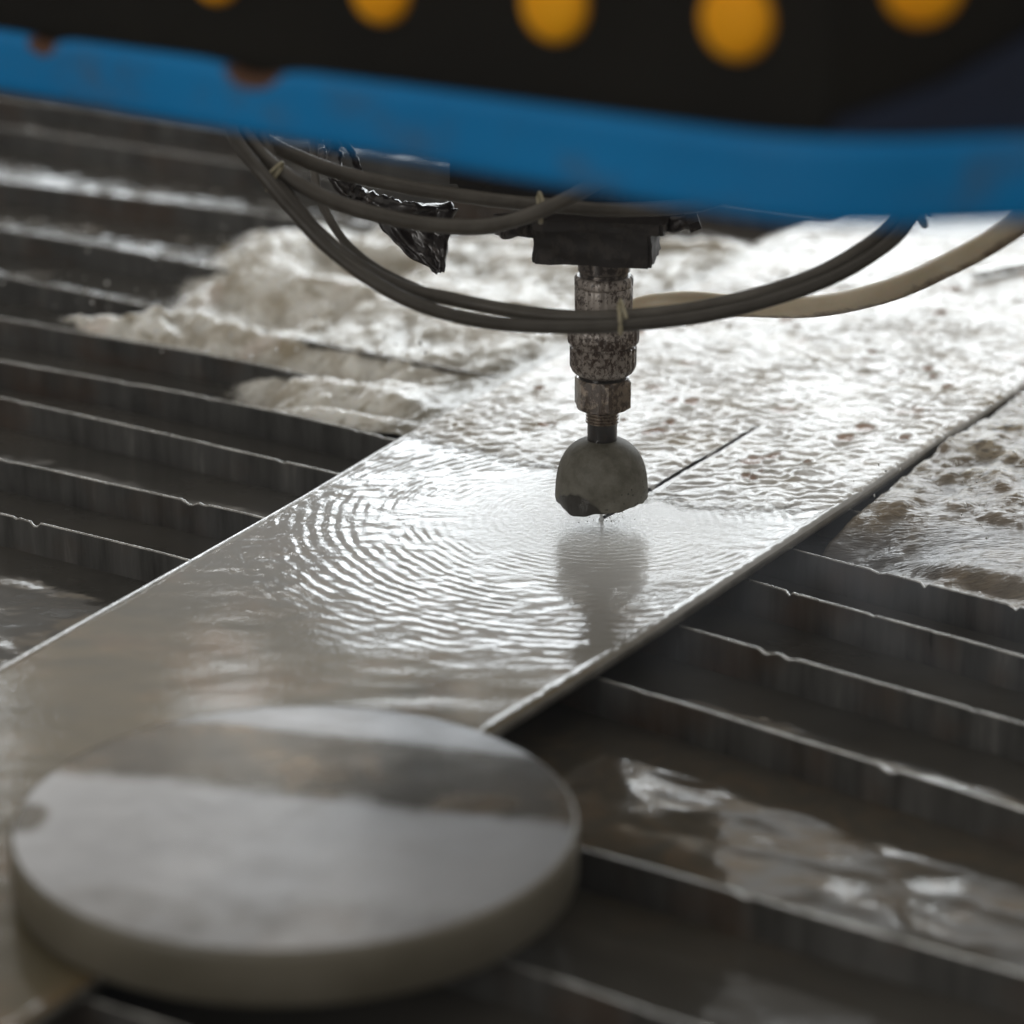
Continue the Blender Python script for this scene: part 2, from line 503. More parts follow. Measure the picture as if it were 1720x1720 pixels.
# ================================================================== SLATS
def sx(pts, ulo, uhi):
    return pts
slat_data = [
 # (points (u,v)), label
 ([(-2.0, 0.84), (-0.76, 0.835), (-0.2, 0.82), (0.8, 0.80)], 'farthest thin steel slat, showing only under the blue beam at the upper left'),
 ([(-2.0, 0.74), (-1.01, 0.7286), (-0.759, 0.7183), (-0.2, 0.70), (0.8, 0.67)], 'steel slat whose pale top edge meets the beam at the far upper left'),
 ([(-2.0, 0.64), (-0.929, 0.6278), (-0.6625, 0.6195), (-0.25, 0.607), (-0.19, 0.592), (0.8, 0.56)], 'steel slat passing behind the hoses and the bolt right of the clamp block'),
 ([(-2.0, 0.45), (-0.802, 0.4734), (-0.556, 0.4906), (-0.4637, 0.500), (0.8, 0.47)], 'steel slat just above the row of bright water glints at the upper left'),
 ([(-2.0, 0.36), (-0.704, 0.3538), (-0.59, 0.3512), (-0.4, 0.335), (0.8, 0.32)], 'steel slat running into the left end of the white foam, below the bright glints'),
 ([(-2.0, 0.27), (-0.619, 0.2504), (-0.4986, 0.2399), (-0.3, 0.22), (0.8, 0.20)], 'steel slat sinking under the foam at mid left, next above the long dark one'),
 ([(-2.0, 0.165), (-0.5477, 0.1636), (-0.3995, 0.166), (-0.3262, 0.1644), (-0.2555, 0.1527), (0.1, 0.10), (0.8, 0.06)], 'long dark slat with foam spilling over it at mid left, reddish near the foam'),
 ([(-2.0, 0.09), (-0.4848, 0.0871), (-0.3612, 0.0912), (-0.2504, 0.0876), (-0.179, 0.0778), (0.0955, 0.0296), (0.2366, 0.0103), (0.8, -0.06)], 'notched slat holding back the foam on both sides of the wet sheet'),
 ([(-2.0, 0.035), (-0.4353, 0.0268), (-0.2661, 0.0169), (-0.17, 0.0098), (0.0927, -0.0221), (0.1453, -0.0324), (0.2027, -0.0409), (0.2596, -0.0496), (0.8, -0.13)], 'clear slat next in front of the one holding back the foam'),
 ([(-2.0, -0.055), (-0.359, -0.0661), (-0.1688, -0.0714), (0.0914, -0.0965), (0.1517, -0.1063), (0.2888, -0.1256), (0.8, -0.19)], 'slat with the brightest straight edge, between two darker ones left of the sheet'),
 ([(-2.0, -0.13), (-0.2995, -0.1385), (-0.168, -0.1445), (0.0895, -0.176), (0.1491, -0.184), (0.3221, -0.2122), (0.8, -0.28)], 'slat bordering the open water that has brown glinting reflections'),
 ([(-2.0, -0.31), (-0.2, -0.325), (0.1775, -0.3403), (0.3748, -0.3496), (0.8, -0.37)], 'blurred slat coming out from behind the round disc at lower right'),
 ([(-2.0, -0.42), (-0.2, -0.43), (0.2096, -0.4414), (0.2747, -0.4477), (0.8, -0.475)], 'blurred slat under the disc in the bottom right corner'),
 ([(-2.0, -0.53), (0.1, -0.545), (0.8, -0.56)], 'nearest slat, dark and mostly below the bottom edge of the photo'),
]
SLAT_TOP = -0.0062
def make_slat(k, pts, label):
    rnd = np.random.RandomState(100+k)
    P = np.array(pts)
    uu = axis([(P[0, 0], -0.9, 0.02), (-0.9, 0.6, 0.0025), (0.6, P[-1, 0], 0.02)])
    vv = np.interp(uu, P[:, 0], P[:, 1])
    ker = np.ones(25)/25
    vv = np.convolve(np.pad(vv, 12, 'edge'), ker, 'valid')
    vv = vv + 0.0009*perlin(uu*9, uu*0+k*3.3, 50+k)
    top = SLAT_TOP + 0.00025*perlin(uu*20, uu*0+k*5.1, 60+k) - 0.0002
    # burnt notches
    nn = 16 if k not in (6, 7, 8, 9, 10) else 30
    cs = rnd.uniform(-0.9, 0.6, nn); ds = 0.0004 + 0.0028*rnd.rand(nn)**3; ws = rnd.uniform(0.0012, 0.0045, nn)
    for c_, d_, w_ in zip(cs, ds, ws):
        top = top - d_*np.clip(1-np.abs(uu-c_)/w_, 0, 1)**0.6
    # keep it below the sheet
    T = 0.00065
    dv = np.gradient(vv, uu); L = np.sqrt(1+dv**2); nu, nv = -dv/L, 1/L
    prof = [(-T, -0.075), (-T, -0.0008), (-T*0.9, -0.0003), (-T*0.5, 0.0), (T*0.5, 0.0), (T*0.9, -0.0003), (T, -0.0008), (T, -0.075)]
    rows = []
    for off, dz in prof:
        z = top + dz if dz > -0.05 else np.full_like(uu, dz)
        rows.append(Wn(uu + nu*off, vv + nv*off, z))
    G = np.stack(rows, 1)
    # move origin
    base = Vector(W(0, float(np.interp(0, uu, vv)), -0.075))
    s = thing('support_slat', base, label, 'slat', 'steel support slats standing in the bath')  # a support slat that carries the sheet; it divides nothing
    # body = sides, edge = rounded top
    me = grid_mesh('blade', G[:, [0, 1]]); me2 = grid_mesh('x', G[:, [6, 7]])
    bm = bmesh.new(); bm.from_mesh(me); bm.from_mesh(me2)
    me.clear_geometry(); bm.to_mesh(me); bm.free(); bpy.data.meshes.remove(me2)
    link('blade', me, MAT_SLAT, s, smooth_shade=False)
    link('top_edge', grid_mesh('top_edge', G[:, 1:7]), MAT_SLAT_EDGE, s)
    return s
for k, (pts, label) in enumerate(slat_data):
    make_slat(k, pts, label)

# ================================================================== STEEL SHEET with its film of water
def uL(v):
    return np.interp(v, [-0.8, -0.32, -0.14, -0.05, 0.07, 0.25, 0.66, 1.0], [-0.137, -0.149, -0.1573, -0.1615, -0.170, -0.1718, -0.1706, -0.170])
def uR(v):
    return np.interp(v, [-0.8, -0.54, -0.27, -0.187, -0.11, -0.036, 0.117, 0.2127, 0.3367, 1.0], [0.071, 0.0774, 0.0901, 0.0948, 0.0978, 0.0995, 0.1035, 0.105, 0.1095, 0.135])

vs = axis([(-0.78, -0.32, 0.0025), (-0.32, 0.34, 0.0010), (0.34, 1.0, 0.004)])
ku = 0.0
ts = np.concatenate([np.linspace(0, 0.02, 8, endpoint=False), np.linspace(0.02, 0.98, 262, endpoint=False), np.linspace(0.98, 1, 8)])
V_, T_ = np.meshgrid(vs, ts, indexing='ij')
L_, R_ = uL(V_), uR(V_)
U_ = L_ + T_*(R_-L_)
X_, Y_ = U_*UX + V_*VX, U_*UY + V_*VY
r = np.hypot(X_, Y_); th = np.arctan2(Y_, X_)
ph = 2.0*fbm(X_*11, Y_*11, 2, 3) + 1.7*fbm(X_*50, Y_*50, 2, 4)
lam = 0.0042 + 0.025*np.clip(r-0.03, 0, 0.2)
kphase = 2*np.pi*np.cumsum(1/(0.0042 + 0.025*np.clip(np.linspace(0, 1.5, 3001)-0.03, 0, 0.2)))*(1.5/3000)
phase = np.interp(r, np.linspace(0, 1.5, 3001), kphase)
amp_env = smooth(0.028, 0.075, r)*(1 - smooth(0.12, 0.235, r))
brk = 0.15 + 0.85*smooth(-0.30, 0.35, perlin(X_*42, Y_*26, 9)+0.35*perlin(X_*13, Y_*13, 10))
brk = brk*(0.45 + 0.75*smooth(-0.30, 0.25, perlin(X_*95, Y_*62, 12)))
slope = 0.135*amp_env*brk
# rings fainter to the far side
ring = slope*lam/(2*np.pi)*np.sin(phase + ph)
ring2 = 0.25*slope*lam*0.7/(2*np.pi)*np.sin(phase*1.43 + 1.7*ph + 2.0*perlin(X_*60, Y_*60, 31))
cross = 0.00020*(smooth(0.03, 0.10, r)*(1-smooth(0.16, 0.25, r)))*fbm(X_*75, Y_*115, 2, 21)
swell = 0.00020*fbm(X_*16, Y_*40, 2, 22)*smooth(0.03, 0.15, r)
back = 0.00030*smooth(0.01, 0.05, V_ + 0.10*(-U_))*smooth(-0.03, -0.07, U_)*(fbm(X_*48, Y_*95, 2, 25))
micro = back + 0.000035*smooth(0.10, 0.02, r)*fbm(X_*330, Y_*420, 2, 23)
h = ring + ring2 + cross + swell + micro
# bead at the borders
dL, dR = U_-L_, R_-U_
edge = np.minimum(dL, dR)
wob = 0.0004*perlin(V_*120, U_*0, 33)
h = h*smooth(0.0, 0.006, edge) + 0.0005*np.exp(-((edge-0.0028)/0.0016)**2)  + wob*smooth(0.006, 0.0015, edge)
h = h - 0.0017*np.clip(1-dR/0.0016, 0, 1)**2
# straight shoulder of the film along the left border
sh = smooth(0.0040, 0.0028, dL)
h = h*(1-sh) - sh*0.125*np.clip(0.0028-dL, 0, 1) - 0.0012*np.clip(1-dL/0.0004, 0, 1)
# kerf cut behind the jet
kw = smooth(0.00125, 0.0007, np.abs(U_ + 0.0005 - 0.004*smooth(0, .24, V_)))*smooth(0.0, 0.004, V_)
h = h - 0.0045*kw
brownm = smooth(-0.06, -0.24, V_)
milk = 0.85*np.exp(-(r/0.095)**2) + 0.15*np.exp(-(r/0.16)**2) + 0.25*smooth(0.04, 0.12, V_)
me = grid_mesh('water_film', Wn(U_, V_, 0.0006 + h), {'fine': np.exp(-(r/0.075)**2)*0.9, 'brown': brownm, 'milk': np.clip(milk, 0, 1)})
sheet = thing('steel_sheet', (0, 0, -0.005), 'long flat steel sheet under rippling water being cut, lying across the slats', 'metal sheet')
trim_mesh(me, ~((kw > 0.6) & (V_ < 0.18)).reshape(-1))
link('water_film', me, MAT_SHEET, sheet)
# body of the sheet
bm = bmesh.new()
vv = np.linspace(-0.78, 1.0, 140)
rows = []
for v in vv:
    a, b = float(uL(v)), float(uR(v))
    rows.append([bm.verts.new(W(a+0.0001, v, -0.0006)), bm.verts.new(W(a+0.0003, v, -0.0052)), bm.verts.new(W(b-0.0003, v, -0.0052)), bm.verts.new(W(b+0.0004, v, -0.0040)), bm.verts.new(W(b+0.0004, v, -0.0018)), bm.verts.new(W(b-0.0001, v, -0.0006))])
for p, q in zip(rows[:-1], rows[1:]):
    for k in range(5):
        bm.faces.new((p[k], q[k], q[k+1], p[k+1]))
for rr in (rows[0], rows[-1]):
    bm.faces.new(rr)
from_bm('sheet_body', bm, MAT_EDGE, sheet, sharp=35)

# ================================================================== FOAM ON THE SHEET
vs = axis([(0.0, 0.45, 0.0011), (0.45, 0.80, 0.0022)])
ts = np.linspace(0.004, 0.996, 250)
V_, T_ = np.meshgrid(vs, ts, indexing='ij')
L_, R_ = uL(V_), uR(V_)
U_ = L_ + T_*(R_-L_)
# V-shaped front of the wake
wl = np.interp(U_, [-0.18, -0.155, -0.12, -0.075, -0.05, -0.02, 0.0, 0.014, 0.045, 0.082, 0.12], [0.050, 0.046, 0.044, 0.042, 0.042, 0.030, 0.020, 0.024, 0.034, 0.044, 0.058])
wl = wl + 0.014*fbm(U_*30, V_*30, 3, 41)
f = smooth(-0.012, 0.060, V_-wl)
f = f*(1 - smooth(0.60, 0.72, V_ - 0.25*perlin(U_*9, V_*9, 44)*0.3))
leftthin = smooth(0.0, 0.035, U_-L_)
f = f*(0.8 + 0.2*leftthin)
wx, wy = 0.008*fbm(U_*50, V_*50, 2, 45), 0.008*fbm(U_*50, V_*50, 2, 46)
bumps = fbm((U_+wx)*125, (V_+wy)*95, 3, 47, 0.42, ridged=False)
lumps = fbm((U_+2*wx)*42, (V_+2*wy)*34, 3, 48)
grow = 0.4 + 0.6*smooth(0.05, 0.35, V_)
q1 = V_*1.0 + 0.25*U_ + 0.010*fbm(U_*30, V_*30, 3, 61); q2 = V_*0.8 - 0.7*U_ + 0.012*fbm(U_*34+5, V_*30, 3, 62)
chop = np.sin(2*np.pi*q1*72 + 3.4*perlin(U_*80, V_*60, 63)) * (0.4+0.6*smooth(-.4, .4, perlin(U_*50, V_*40, 65))) + 0.75*np.sin(2*np.pi*q2*98 + 3.4*perlin(U_*90, V_*70, 64))
hh = f*(0.0010 + grow*(0.0005*bumps + 0.0016*lumps + 0.0006)) + 0.00050*chop*smooth(0, .35, f)*(0.25+0.75*smooth(-0.35, 0.35, fbm(U_*17, V_*13, 2, 66)))
# groove of the kerf fading under the foam
kf = smooth(0.0028, 0.0008, np.abs(U_ + 0.0005 - 0.004*smooth(0, .24, V_)))*(1-smooth(0.15, 0.22, V_ + 0.03*perlin(V_*90, U_*0, 5)))
kw2 = smooth(0.0075, 0.001, np.abs(U_ + 0.0005 - 0.004*smooth(0, .24, V_)))*(1-smooth(0.14, 0.24, V_))
foam_a = np.clip(f*1.1 - 1.4*kf, 0, 1)
hh = hh*(1-0.75*kw2)
rim = np.clip(1-np.minimum(U_-L_, R_-U_)/0.004, 0, 1)
hh = hh*(1-rim**2) - 0.001*rim
rust = np.zeros_like(U_)
rr = np.random.RandomState(5)
spots = [(-0.0438, 0.1458, .0042), (0.0579, 0.1897, .0045), (0.0592, 0.2122, .0045), (0.0284, 0.1279, .0055), (0.0345, 0.1400, .0045), (-0.0262, 0.1496, .002), (-0.0517, 0.2074, .0032), (-0.0796, 0.4004, .004)]
spots += [(rr.uniform(-0.15, 0.09), rr.uniform(0.09, 0.55), rr.uniform(.001, .0035)) for _ in range(34)]
for a, b, c_ in spots:
    d = np.hypot(U_-a+wx*.5, (V_-b+wy*.5)*0.6)/(c_*1.15)
    rust = np.maximum(rust, smooth(1.15, 0.7, d)*0.8)
    hh = hh + 0.0007*np.exp(-((d-1.15)/0.28)**2) - 0.0010*smooth(1.1, 0.6, d)
rust = np.maximum(rust, 0.45*smooth(0.30, 0.5, fbm(U_*30, V_*25, 3, 55))*smooth(0.1, 0.2, V_))
dens = np.clip(0.55 + 0.45*smooth(0.0, 0.10, V_-wl) + 0.15*lumps, 0, 1)
me = grid_mesh('foam', Wn(U_, V_, 0.0005 + hh), {'foam': foam_a, 'rust': rust, 'dens': dens})
trim_mesh(me, (f.reshape(-1) > 0.002))
o = link('foam', me, MAT_FOAM)
tag(o, 'white bubbly foam streaming over the far half of the steel sheet', 'foam', kind='stuff')

# ================================================================== FOAM IN THE BATH, left
us = np.arange(-0.74, -0.1660, 0.0021); vs = np.arange(0.055, 0.70, 0.0021)
V_, U_ = np.meshgrid(vs, us, indexing='ij')
mask, _ = bath_foam_masks(U_, V_)
wx, wy = 0.02*fbm(U_*12, V_*12, 2, 71), 0.02*fbm(U_*12, V_*12, 2, 72)
big = fbm((U_+wx)*11, (V_+wy)*10, 3, 73)
med = fbm((U_+wx)*40, (V_+wy)*34, 3, 74)
fine = fbm((U_+wx)*150, (V_+wy)*110, 3, 75, 0.6)
hh = -0.0235 + mask*(0.0185 + 0.012*np.clip(big+0.12, -0.5, 1) + 0.0050*med + 0.0022*fine)
# hollows where the slats stay visible
for (a, b, su, sv) in [(-0.43, 0.275, 0.065, 0.040), (-0.33, 0.190, 0.085, 0.022), (-0.23, 0.115, 0.03, 0.012), (-0.40, 0.125, 0.10, 0.025), (-0.42, 0.40, 0.05, 0.03)]:
    g = np.exp(-((U_-a)/su)**2 - ((V_-b)/sv)**2)
    hh = hh - 0.026*g
    mask = mask*(1-0.55*g)
# froth piled against the slat that holds it back
g = np.exp(-((V_-0.105)/(0.010+0.012*smooth(-.33, -.2, U_)))**2)*smooth(-0.34, -0.24, U_)
hh = np.maximum(hh, -0.024 + 0.019*g + 0.002*fine*g)
mask = np.maximum(mask, 0.85*g)
# climb onto the sheet at its border
near = smooth(-0.21, -0.172, U_)*smooth(0.10, 0.24, V_)
hh = hh*(1-near) + near*(-0.0115 + 0.0030*med)
ridge_t = np.clip((V_-0.17)/0.25, 0, 1)
ridge = np.exp(-((U_ - (-0.42 - 0.11*ridge_t))/0.040)**2)*smooth(0.165, 0.20, V_)*smooth(0.46, 0.38, V_)
hh = np.minimum(hh, 0.007) + ridge*(0.008 + 0.006*med + 0.002*fine)
mask = np.maximum(mask, 0.8*ridge)*(1 - 0.55*smooth(-0.44, -0.52, U_)*smooth(0.34, 0.26, V_))
mask = mask*(1-0.62*smooth(-0.45, -0.56, U_))
mask = mask*(1 - smooth(-0.34, -0.38, U_)*smooth(0.172, 0.160, V_))
corner = smooth(-0.235, -0.19, U_)*smooth(0.09, 0.11, V_)
mask = np.maximum(mask, corner); hh = np.maximum(hh, -0.024 + 0.017*corner + 0.002*med)
behind = smooth(0.096, 0.102, V_ + 0.12*(U_+0.25)*0)
mask = mask*smooth(0.088, 0.096, V_ + 0.0*(U_))
me = grid_mesh('foam', Wn(U_, V_, hh), {'foam': np.clip(mask*1.15, 0, 1), 'rust': 0.25*smooth(0.35, 0.6, fbm(U_*20, V_*20, 2, 77)), 'dens': np.clip(0.92+1.1*big+0.6*med-0.75*smooth(-0.25, -0.185, U_)*smooth(0.32, 0.22, V_)-0.55*smooth(-0.21, -0.18, U_), 0.0, 1)})
trim_mesh(me, (mask.reshape(-1) > 0.01))
o = link('foam', me, MAT_FOAM_L)
tag(o, 'billowing off-white froth welling up between the slats left of the sheet', 'foam', kind='stuff')

# right
us = np.arange(0.095, 0.75, 0.0018); vs = np.arange(-0.02, 0.62, 0.0018)
V_, U_ = np.meshgrid(vs, us, indexing='ij')
vslat = np.interp(U_, [0.0955, 0.2366, 0.8], [0.0296, 0.0103, -0.06])
_, mask = bath_foam_masks(U_, V_)
mask = smooth(0.001, 0.005, V_-vslat)*smooth(0.0005, 0.005, U_-uR(V_))
wx, wy = 0.012*fbm(U_*18, V_*18, 2, 81), 0.012*fbm(U_*18, V_*18, 2, 82)
big = fbm((U_+wx)*14, (V_+wy)*12, 3, 83)
med = fbm((U_+wx)*55, (V_+wy)*40, 3, 84)
fine = fbm((U_+wx)*210, (V_+wy)*120, 3, 85, 0.6)
level = np.interp(V_-vslat, [0, 0.03, 0.08, 0.2, 0.6], [-0.0125, -0.010, -0.004, 0.001, 0.004])
dip = np.exp(-((U_-0.135)/0.035)**2 - ((V_-0.055)/0.028)**2)
hh = level + 0.010*big + 0.0036*med + 0.0013*fine - 0.008*dip
gap = smooth(0.006, 0.0015, U_-uR(V_))
hh = np.maximum(hh, -0.0045 - 0.012*dip + 0.001*fine - 0.02*smooth(0.035, 0.0, V_-vslat))
hh = hh - 0.006*gap
den = np.clip(0.80 + 1.3*big + 0.6*med - 1.3*dip, 0, 1)
me = grid_mesh('foam', Wn(U_, V_, hh), {'foam': np.clip(mask - 0.35*dip - 0.9*gap, 0, 1), 'rust': 0.0*U_, 'dens': den})
trim_mesh(me, (mask.reshape(-1) > 0.01))
o = link('foam', me, MAT_FOAM_R)
tag(o, 'churning tan and white froth in the bath right of the sheet', 'foam', kind='stuff')

# narrow bar added for a pale line, upper right
bar = thing('bright_line_bar', W(0.06, 0.64, 0.004), 'narrow pale line, built as a bar, over the foam at the far right edge', 'steel bar')
p0, p1 = Vector(W(-0.008, 0.553, 0.006)), Vector(W(0.07, 0.74, 0.006))
d = (p1-p0)
bm = box_bm(d.length, 0.007, 0.004, (p0+p1)/2, math.atan2(d.y, d.x), 0.0008)
from_bm('bar_body', bm, MAT_SLAT_EDGE, bar, sharp=35)

# ================================================================== DISC
dc = Vector((-0.1350, -0.4215, 0)); DR, DH = 0.1138, 0.0262
disc = thing('round_disc', (dc.x, dc.y, 0.0025), 'thick round grey metal disc, wet on top, overhanging the near end of the sheet', 'metal disc')
n_r, n_a = 90, 192
rr_ = np.linspace(0.0004, DR-0.0018, n_r); aa = np.linspace(0, 2*np.pi, n_a+1)
Rg, Ag = np.meshgrid(rr_, aa, indexing='ij')
xx, yy = dc.x + Rg*np.cos(Ag), dc.y + Rg*np.sin(Ag)
lx, ly = Rg*np.cos(Ag)/DR, Rg*np.sin(Ag)/DR
# wet band crossing the far half, plus the near rim
n_ = 0.10*fbm(lx*2.0, ly*2.0, 3, 91)
lo = 0.22 - 0.26*lx + n_; hi = 0.83 - 0.30*np.clip(lx+0.4, 0, 2)*0.9 + 0.05*n_
wet = smooth(-0.24, 0.14, ly-lo)*smooth(0.10, -0.08, ly-hi)
wet = np.maximum(wet, smooth(0.06, -0.10, np.hypot((lx+0.95)*1.4, (ly-0.0)*1.0)-0.13))
wet = np.maximum(wet, 0.42*smooth(0.25, -0.2, ly+0.55+0.15*lx))
zz = DH + 0.0004*np.cos(Rg/DR*1.5) + 0.00010*fbm(xx*60, yy*60, 2, 92)
me = grid_mesh('disc_face', np.stack([xx, yy, zz], -1), {'wet': wet})
bm = bmesh.new(); bm.from_mesh(me); bmesh.ops.remove_doubles(bm, verts=bm.verts, dist=1e-6); bmesh.ops.recalc_face_normals(bm, faces=bm.faces); bm.to_mesh(me); bm.free()
link('disc_face', me, MAT_DISC_TOP, disc)
zt = DH + 0.0002
prof = [(DR-0.004, 0.0028), (DR-0.0012, 0.0032), (DR, 0.0045), (DR, zt-0.004), (DR-0.0003, zt-0.0018), (DR-0.0010, zt-0.0006), (DR-0.0019, zt)]
bm = lathe_bm(prof, dc.x, dc.y, 160)
for fc in [f_ for f_ in bm.faces if len(f_.verts) > 4 and f_.calc_center_median().z > 0.02]:
    bm.faces.remove(fc)
from_bm('disc_rim', bm, MAT_DISC_SIDE, disc, sharp=50)

# ================================================================== CUTTING HEAD
K = 0.0003403
def Z(y): return (875.0 - y)*K
def R(px): return px*0.00032
head = thing('cutting_head', (0, 0, 0.01), 'grimy waterjet cutting head with stacked nuts over a grey rubber splash dome', 'cutting head')
# dome
prof = [(R(67), Z(839)), (R(75), Z(838.5)), (R(77.5), Z(835)), (R(77.5), Z(822)), (R(76.5), Z(806)), (R(74), Z(790)), (R(69.5), Z(776)), (R(62), Z(762)), (R(53), Z(752)), (R(42), Z(744.5)), (R(31), Z(740)), (R(24), Z(738.5))]
def refine(prof, k=4):
    out = []
    P = [Vector((a, b, 0)) for a, b in prof]
    for q in catmull(P, k): out.append((q.x, q.y))
    return out
def dome_mod(a, r_, z):
    # torn, uneven lower lip: hangs lower at the left front, cut away at the right
    t = max(0.0, 1 - (z - Z(839))/0.010)
    left = math.exp(-((a - math.radians(228))/0.55)**2)
    right = math.exp(-((a - math.radians(320))/0.6)**2)
    j = 0.0010*math.sin(7*a+1) + 0.0007*math.sin(17*a)
    z2 = z + t*(-0.0026*left + 0.0020*right + 0.35*j)
    r2 = r_*(1 - 0.03*t*math.exp(-((a - math.radians(205))/0.25)**2)) + 0.0006*t*math.sin(5*a)
    return r2, z2
bm = lathe_bm(refine(prof, 8), 0, 0, 200, dome_mod)
me = bpy.data.meshes.new('splash_dome'); bmesh.ops.recalc_face_normals(bm, faces=bm.faces); bm.to_mesh(me); bm.free()
co = np.zeros(len(me.vertices)*3); me.vertices.foreach_get('co', co); co = co.reshape(-1, 3)
ang = np.degrees(np.arctan2(co[:, 1], co[:, 0])) % 360
wline = np.interp(ang, [0, 180, 200, 225, 245, 258, 268, 285, 360], [-1, Z(838), Z(825), Z(811), Z(812), Z(820), Z(836), Z(842), -1]) + 0.0005*np.sin(np.radians(ang)*11) + 0.0003*np.sin(np.radians(ang)*29)
wetv = np.clip(0.5 + (wline - co[:, 2])/0.0012, 0, 1)*0.95
at = me.attributes.new('wet', 'FLOAT', 'POINT'); at.data.foreach_set('value', wetv.astype(np.float32))
link('splash_dome', me, MAT_DOME, head); me.set_sharp_from_angle(angle=math.radians(50))
# focusing tube + thread
from_bm('focusing_tube', lathe_bm([(R(25), Z(741)), (R(25), Z(712)), (R(25.5), Z(711))], 0, 0, 40), MAT_BLACK, head, sharp=40)
pr = []
y = 711
while y > 684:
    pr += [(R(25.5), Z(y)), (R(28), Z(y-1.6)), (R(28), Z(y-3)), (R(25.5), Z(y-4.6))]; y -= 5.2
from_bm('threaded_neck', lathe_bm(pr, 0, 0, 40), MAT_HEX, head, sharp=40)
def hexmod(rot=0.0, n=6):
    def f_(a, r_, z):
        b = (a + rot) % (2*math.pi/n) - math.pi/n
        hexr = r_*math.cos(math.pi/n)/math.cos(b)
        return hexr, z
    return f_
# hex nut with chamfers
def hexnut(name, y0, y1, rad, mat, rot, n=6, seg=72):
    zc = [(rad*0.88, Z(y0), 0), (rad*1.0, Z(y0)+0.0012, 1), (rad, Z(y1)-0.0014, 1), (rad*0.88, Z(y1), 0)]
    bm = bmesh.new(); rings = []
    for r_, z, hx in zc:
        ring = []
        for k in range(seg):
            a = 2*math.pi*k/seg
            b = (a + rot) % (2*math.pi/n) - math.pi/n
            hr = rad*math.cos(math.pi/n)/math.cos(b)
            q = min(r_, hr)
            ring.append(bm.verts.new((q*math.cos(a), q*math.sin(a), z)))
        rings.append(ring)
    for a, b in zip(rings[:-1], rings[1:]):
        for k in range(seg): bm.faces.new((a[k], a[(k+1) % seg], b[(k+1) % seg], b[k]))
    bm.faces.new(rings[0][::-1]); bm.faces.new(rings[-1])
    return from_bm(name, bm, mat, head, sharp=25)
hexnut('hex_nut', 686, 637, R(49), MAT_HEX, 0.35)
from_bm('spacer_ring', lathe_bm([(R(36), Z(641)), (R(40), Z(637)), (R(40), Z(626)), (R(36), Z(624))], 0, 0, 48), MAT_BLACK, head, sharp=40)
def knurl(n, d):
    def f_(a, r_, z): return r_*(1 + d*(abs(math.sin(a*n/2)) - 0.5)), z
    return f_
from_bm('knurled_nut', lathe_bm([(R(42), Z(632)), (R(50), Z(626)), (R(54.5), Z(616)), (R(54.5), Z(588)), (R(55), Z(586)), (R(52.5), Z(584)), (R(52.5), Z(582)), (R(57), Z(580)), (R(58.5), Z(574)), (R(58.5), Z(556)), (R(54), Z(549)), (R(44), Z(548))], 0, 0, 144, knurl(24, 0.035)), MAT_NUT, head, sharp=40)
from_bm('steel_collar', lathe_bm([(R(44), Z(549)), (R(47), Z(545)), (R(47), Z(528)), (R(43), Z(527))], 0, 0, 48), MAT_BLACK, head, sharp=40)
from_bm('upper_nut', lathe_bm([(R(43), Z(531)), (R(47), Z(527)), (R(47.5), Z(492)), (R(46), Z(490)), (R(48), Z(488)), (R(48), Z(478)), (R(44), Z(473))], 0, 0, 120, knurl(20, 0.03)), MAT_NUT, head, sharp=40)
pr = [(R(40), Z(475)), (R(40), Z(468)), (R(43), Z(466)), (R(43.5), Z(450)), (R(41), Z(448)), (R(41), Z(430))]
from_bm('nozzle_neck', lathe_bm(pr, 0, 0, 48), grimy('neck_metal', (0.22, 0.19, 0.17), (0.03, 0.022, 0.018), 0.52), head, sharp=40)
# clamp block
def rough_box(name, size, center, rotz, mat, parent, amp=0.0012, cuts=10, seed=0, sharp=50):
    bm = bmesh.new(); bmesh.ops.create_cube(bm, size=1)
    bmesh.ops.bevel(bm, geom=list(bm.edges), offset=0.03, segments=2, affect='EDGES')
    bmesh.ops.subdivide_edges(bm, edges=[e for e in bm.edges if e.calc_length() > 0.3], cuts=cuts, use_grid_fill=True)
    bmesh.ops.scale(bm, vec=size, verts=bm.verts)
    rnd = np.random.RandomState(seed)
    co_ = np.array([v.co for v in bm.verts])
    n_ = fbm(co_[:, 0]*90 + co_[:, 2]*60, co_[:, 1]*90 - co_[:, 2]*70, 3, seed)
    for v_, k_ in zip(bm.verts, n_):
        v_.co += v_.co.normalized()*amp*float(k_)
    bm.transform(Matrix.Translation(center) @ Matrix.Rotation(rotz, 4, 'Z'))
    return from_bm(name, bm, mat, parent, sharp=sharp)
zb = Z(448)
rough_box('clamp_block', (0.0620, 0.042, 0.0185), (-0.0035, 0.004, zb+0.0093), math.radians(-10), MAT_BLOCK, head, 0.0022, 14, 3)
rough_box('clamp_plate', (0.0700, 0.052, 0.006), (-0.0005, 0.007, zb+0.0210), math.radians(-10), MAT_BLOCK, head, 0.0022, 12, 5)
rough_box('tape_wrap', (0.020, 0.018, 0.009), (-0.0455, 0.004, zb+0.0165), math.radians(12), MAT_RAG, head, 0.0040, 10, 7)
